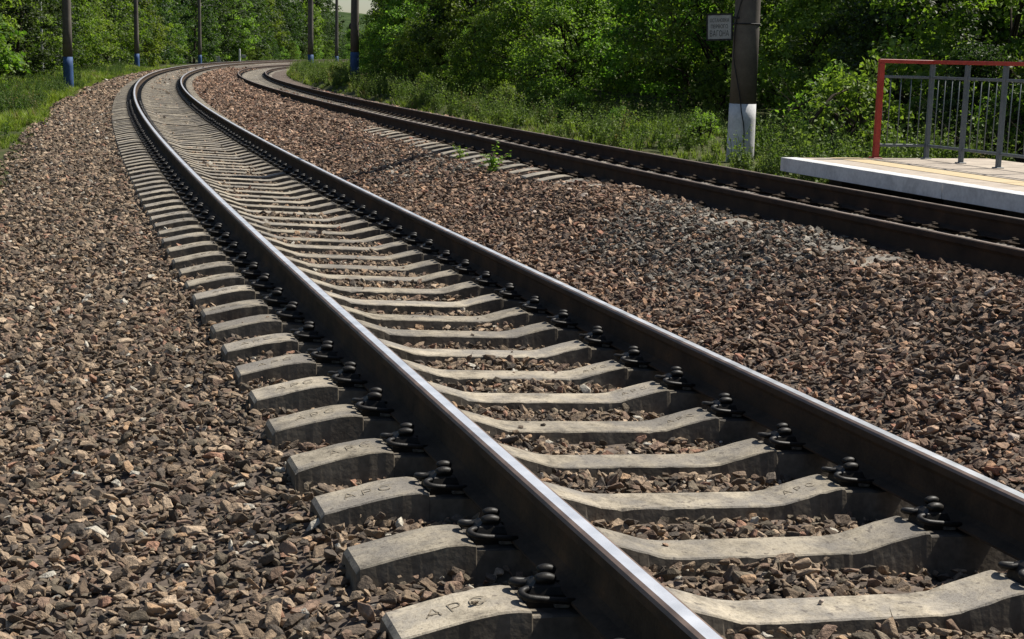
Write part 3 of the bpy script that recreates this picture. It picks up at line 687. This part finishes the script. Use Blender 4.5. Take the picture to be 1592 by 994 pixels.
for i in range(14):                                            # a second row behind it
    s = 13 + i * 4.6 + rng.uniform(-1, 1); tree('tree', NEAR[[2, 0, 3][i % 3]], s, 16.4 + rng.uniform(-.8, .8), rng.uniform(1.1, 1.3), KN[[2, 0, 3][i % 3]] + ' in the rear rank ' + near_what(s), group='trees inside the bend')
for i in range(9):                                             # a third row closes the gaps
    s = 22 + i * 5.5 + rng.uniform(-1, 1); k = [1, 2, 1][i % 3]; tree('tree', NEAR[k], s, 20.5 + rng.uniform(-.8, .8), rng.uniform(1.2, 1.4), KN[k] + ' deep in the woods ' + near_what(s), group='trees inside the bend')
for i in range(13):                                            # further round the bend
    s = 72 + i * 6.0; k = [0, 1, 0, 2][i % 4]; tree('tree', FAR[k], s, 11.4 + rng.uniform(-.6, 1.0) + max(0, s - 84) * .1, rng.uniform(.36, .46) if s < 86 else rng.uniform(.3, .42), ['leafy green', 'pale green', 'dark green'][k] + (' low tree inside the bend just past the blue-footed pole in the weeds' if s < 86 else ' low tree inside the bend by the round-headed signal'), group='far trees inside the bend')
LN = ['leafy green tree', 'pale bushy tree', 'dark green tree']
def outer_what(s):
    return ('on the verge short of the first blue-footed pole' if s < 58 else 'behind the first blue-footed pole of the verge' if s < 74 else 'by the slim pale pole' if s < 98 else 'by the second blue-footed pole of the verge' if s < 128 else 'where the grass verge narrows to nothing')
def far_what(s):
    return ('behind the narrow end of the verge' if s < 150 else 'behind the far dark pole with blue foot' if s < 185 else 'behind the leaning white board' if s < 200 else 'behind the short white marker post' if s < 225 else 'where the outer rail leaves view' if s < 292 else 'under the strip of open sky')
for i in range(9):
    s = 43 + i * 8.2 + rng.uniform(-1.4, 1.4); k = [2, 0, 1, 0, 2, 1][i % 6]
    tree('tree', FAR[k], s, -7.3 + rng.uniform(-.5, .5) - (1.5 if s < 68 else 0) - max(0, (s - 80)) * .02, rng.uniform(.6, 1.0), LN[k] + ' in the front row ' + outer_what(s), group='trees outside the bend')
for i in range(14):
    s = 40 + i * 9 + rng.uniform(-2, 2); k = [2, 2, 0, 2][i % 4]
    tree('tree', FAR[k], s, -14.0 + rng.uniform(-1, 1), rng.uniform(1.1, 1.35), LN[k] + ' in the back row ' + outer_what(s), group='trees outside the bend')
for i in range(36):
    s = 108 + i * 7.6; k = [0, 2, 1, 2][i % 4]; hi = 1.05 if s < 200 else 1.35 if s < 286 else .78 if s < 345 else 1.2
    if s > 225 and s < 292: k = [2, 0, 2, 2][i % 4]
    tree('tree', FAR[k], s, -11 + rng.uniform(-1.5, 1.5), hi * rng.uniform(.93, 1.07), ['leafy green', 'pale green', 'tall dark'][k] + ' tree closing the view ' + far_what(s), group='trees closing the far end of the bend')
for i in range(10):
    s = 120 + i * 7; tree('tree', FAR[[1, 0, 2][i % 3]], s, 15 + i * .5 + rng.uniform(-1, 1), rng.uniform(.32, .42), 'low green tree on the inside of the bend before it passes out of view', group='low trees inside the far bend')
for i in range(14):
    s = 215 + i * 6.5; k = [1, 0, 1, 2][i % 4]; tree('tree', FAR[k], s, -7.6 + rng.uniform(-.6, .6), rng.uniform(.35, .5), ['leafy', 'pale', 'dark'][k] + ' green scrub tree low beside the far end of the track', group='scrub by the far track')

# ------------------------------------------------------------------ grass, weeds and single plants
def tuft_mesh(k, n, h, spread, lean):
    r = np.random.default_rng(300 + k); V = []; F = []
    for i in range(n):
        a = r.uniform(0, TAU); q = spread * r.random() ** .7; x, y = q * math.cos(a), q * math.sin(a); L = h * r.uniform(.45, 1.1); w = .011 * r.uniform(.6, 1.4); d = r.uniform(0, TAU); ln = lean * L * r.uniform(.2, 1)
        px, py = math.cos(d + 1.57) * w, math.sin(d + 1.57) * w; o = len(V)
        V += [(x - px, y - py, 0), (x + px, y + py, 0), (x + px * .7 + math.cos(d) * ln * .35, y + py * .7 + math.sin(d) * ln * .35, L * .6), (x - px * .7 + math.cos(d) * ln * .35, y - py * .7 + math.sin(d) * ln * .35, L * .6), (x + math.cos(d) * ln, y + math.sin(d) * ln, L)]
        F += [(o, o + 1, o + 2, o + 3), (o + 3, o + 2, o + 4)]
    b = MB(); b.add(V, F); return b.mesh('tuft_%d' % k, [M_GRASS])
def weed_piece(k, h, n):
    r = np.random.default_rng(400 + k); b = MB(); P = []; N = []; S = []
    for st in range(5):
        d = r.uniform(0, TAU); ln = r.uniform(.05, .35) * h; top = np.array([math.cos(d) * ln, math.sin(d) * ln, h * r.uniform(.6, 1.1)])
        b.tube([(0, 0, 0), tuple(top * np.array([.35, .35, .6])), tuple(top)], [.006, .005, .002], 4)
        for i in range(n // 5):
            u = r.uniform(.15, 1); P.append(top * np.array([u ** 1.4, u ** 1.4, u]) + r.normal(0, .035, 3) * (1.2 - .5 * u)); N.append(r.normal(0, .5, 3) + np.array([0, 0, .8])); S.append(r.uniform(.04, .085) * (1.25 - .6 * u) * (h / .6) ** .4)
    V, F = leaf_quads(np.array(P), np.array(N), np.array(S), r); b.add(V, F); return b.mesh('weed_%d' % k, [M_GRASS])
tufts = source_collection('tuft', [tuft_mesh(k, 26, .26, .10, .8) for k in range(5)])
weeds_c = source_collection('weed', [weed_piece(k, .55 + .08 * k, 60) for k in range(5)])
def cover(name, label, cat, coll, nsrc, s, lat, scl, col, z=None):
    n = len(s); zz = ground_z(s, lat) - .01 if z is None else z
    P = W(s, lat, zz); rot = np.stack([rng.normal(0, .08, n), rng.normal(0, .08, n), rng.uniform(0, TAU, n)], 1)
    sc = np.stack([scl, scl, scl * rng.uniform(.75, 1.25, n)], 1)
    tag(scatter(name, P, rot, sc, col, rng.integers(0, nsrc, n), coll), label, cat, kind='stuff')
def gcol(n, a, b, dry=.08):
    t = rng.random((n, 1)); c = np.array(a) * (1 - t) + np.array(b) * t; d = rng.random(n) < dry; c[d] = np.array((.22, .19, .09)) * rng.uniform(.7, 1.1, (d.sum(), 1)); return c
def verge():
    n = 25000; s = 1 + 129 * rng.random(n) ** 1.35; lat = -2.72 - 5.6 * rng.random(n) ** 1.05
    k = vnoise(s * .5 + 3, lat * 1.1) > .45 + .22 * smooth(-3.3, -2.72, lat); s, lat = s[k], lat[k]; n = len(s)
    scl = .62 * (.45 + .9 * vnoise(s * .35, lat * .6)) * (1 + s / 130) * rng.uniform(.7, 1.3, n) * (.6 + .4 * smooth(-2.7, -3.6, lat))
    cover('verge_grass', 'bright green grass on the verge outside the bend', 'grass', tufts, 5, s, lat, scl, gcol(n, (.11, .165, .025), (.27, .33, .06)))
    n = 4600; s = 16 + 110 * rng.random(n) ** 1.2; lat = -3.3 - 4.4 * rng.random(n); k = vnoise(s * .4 + 13, lat * .8) > .5; s, lat = s[k], lat[k]
    cover('verge_weeds', 'leafy weeds in the verge grass in front of the outer trees', 'weeds', weeds_c, 5, s, lat, rng.uniform(.35, 1.0, len(s)), gcol(len(s), (.05, .095, .02), (.12, .18, .045), .04))
    n = 3500; s = 15 + 115 * rng.random(n) ** 1.2; lat = lat2(s) + 2.25 + 5.0 * rng.random(n) ** 1.2; k = (s > 17)
    s, lat = s[k], lat[k]; n = len(s); scl = .48 * (.5 + 1.2 * vnoise(s * .4 + 50, lat * .6)) * (1 + s / 150) * rng.uniform(.7, 1.3, n)
    cover('inner_grass', 'tall pale green grass between the rusty track and the inner trees', 'grass', tufts, 5, s, lat, scl, gcol(n, (.11, .155, .03), (.26, .32, .07)))
    n = 6500; s = 16.6 + 92 * rng.random(n) ** 1.25; lat = lat2(s) + 2.5 + 4.2 * rng.random(n); k = vnoise(s * .45 + 33, lat * .8) > .38; s, lat = s[k], lat[k]; n = len(s)
    scl = rng.uniform(.35, 1.1, n) * np.where((s > 23.5) & (s < 38) & (lat > 7.6), .6, 1.0)
    cover('inner_weeds', 'leafy weeds between the rusty track and the inner trees', 'weeds', weeds_c, 5, s, lat, scl, gcol(n, (.08, .13, .03), (.20, .26, .07), .04))
verge()
def weed_plant(s, lat, scale, label, k=0):
    me = weed_piece(50 + k, .55, 90); me.materials.clear(); me.materials.append(M_LEAF_PALE)
    at = me.color_attributes.new('tint', 'FLOAT_COLOR', 'POINT'); t = rng.uniform(.3, .9, len(me.vertices)); at.data.foreach_set('color', np.stack([t, t, t, t * 0 + 1], 1).astype(np.float32).ravel())
    z = float(bed_z(s, lat)); o = link('weed', me, None, tuple(W(np.array(float(s)), lat, z - .01)), (0, 0, rng.uniform(0, TAU))); o.scale = (scale * 1.25, scale * 1.25, scale * .62)
    tag(o, label, 'weed')
WA, WB = (17.0, 2.62), (18.9, 2.75)
weed_plant(WA[0], WA[1], 1.0, 'small leafy weed growing in the ballast by the bare sleeper ends', 1)
weed_plant(4.9, .60, .16, 'tiny weed sprout against the shiny rail among dark crib stones', 3)
weed_plant(WB[0], WB[1], .6, 'tiny weed sprig in the ballast behind the leafy weed', 2)
for s, lat, sc, k, lb in ((19.3, 8.5, 1.0, 0, 'pale green bush between the thick pole and the platform railing'), (21.8, 9.6, .95, 0, 'larger pale green bush behind the platform end'), 
                          (17.6, 10.2, 1.0, 1, 'green bush behind the corner of the platform railing'), (15.2, 10.0, 1.2, 0, 'pale bush behind the grey bars of the platform railing')):
    tree('bush', BUSH[k], s, lat, sc, lb, 'bush')
for i in range(16):
    s = 25 + i * 2.9 + rng.uniform(-1, 1); lat = float(lat2(s)) + 3.2 + 1.9 * rng.random()
    if abs(s - 61.5) < 2.5: continue
    tree('bush', BUSH[i % 2], s, lat, rng.uniform(.35, .62), ('pale' if i % 2 == 0 else 'green') + ' knee-high bush in the weeds ' + ('between the thick pole and the blue-footed pole' if s < 60 else 'past the blue-footed pole'), 'bush', 'knee-high bushes along the rusty track')
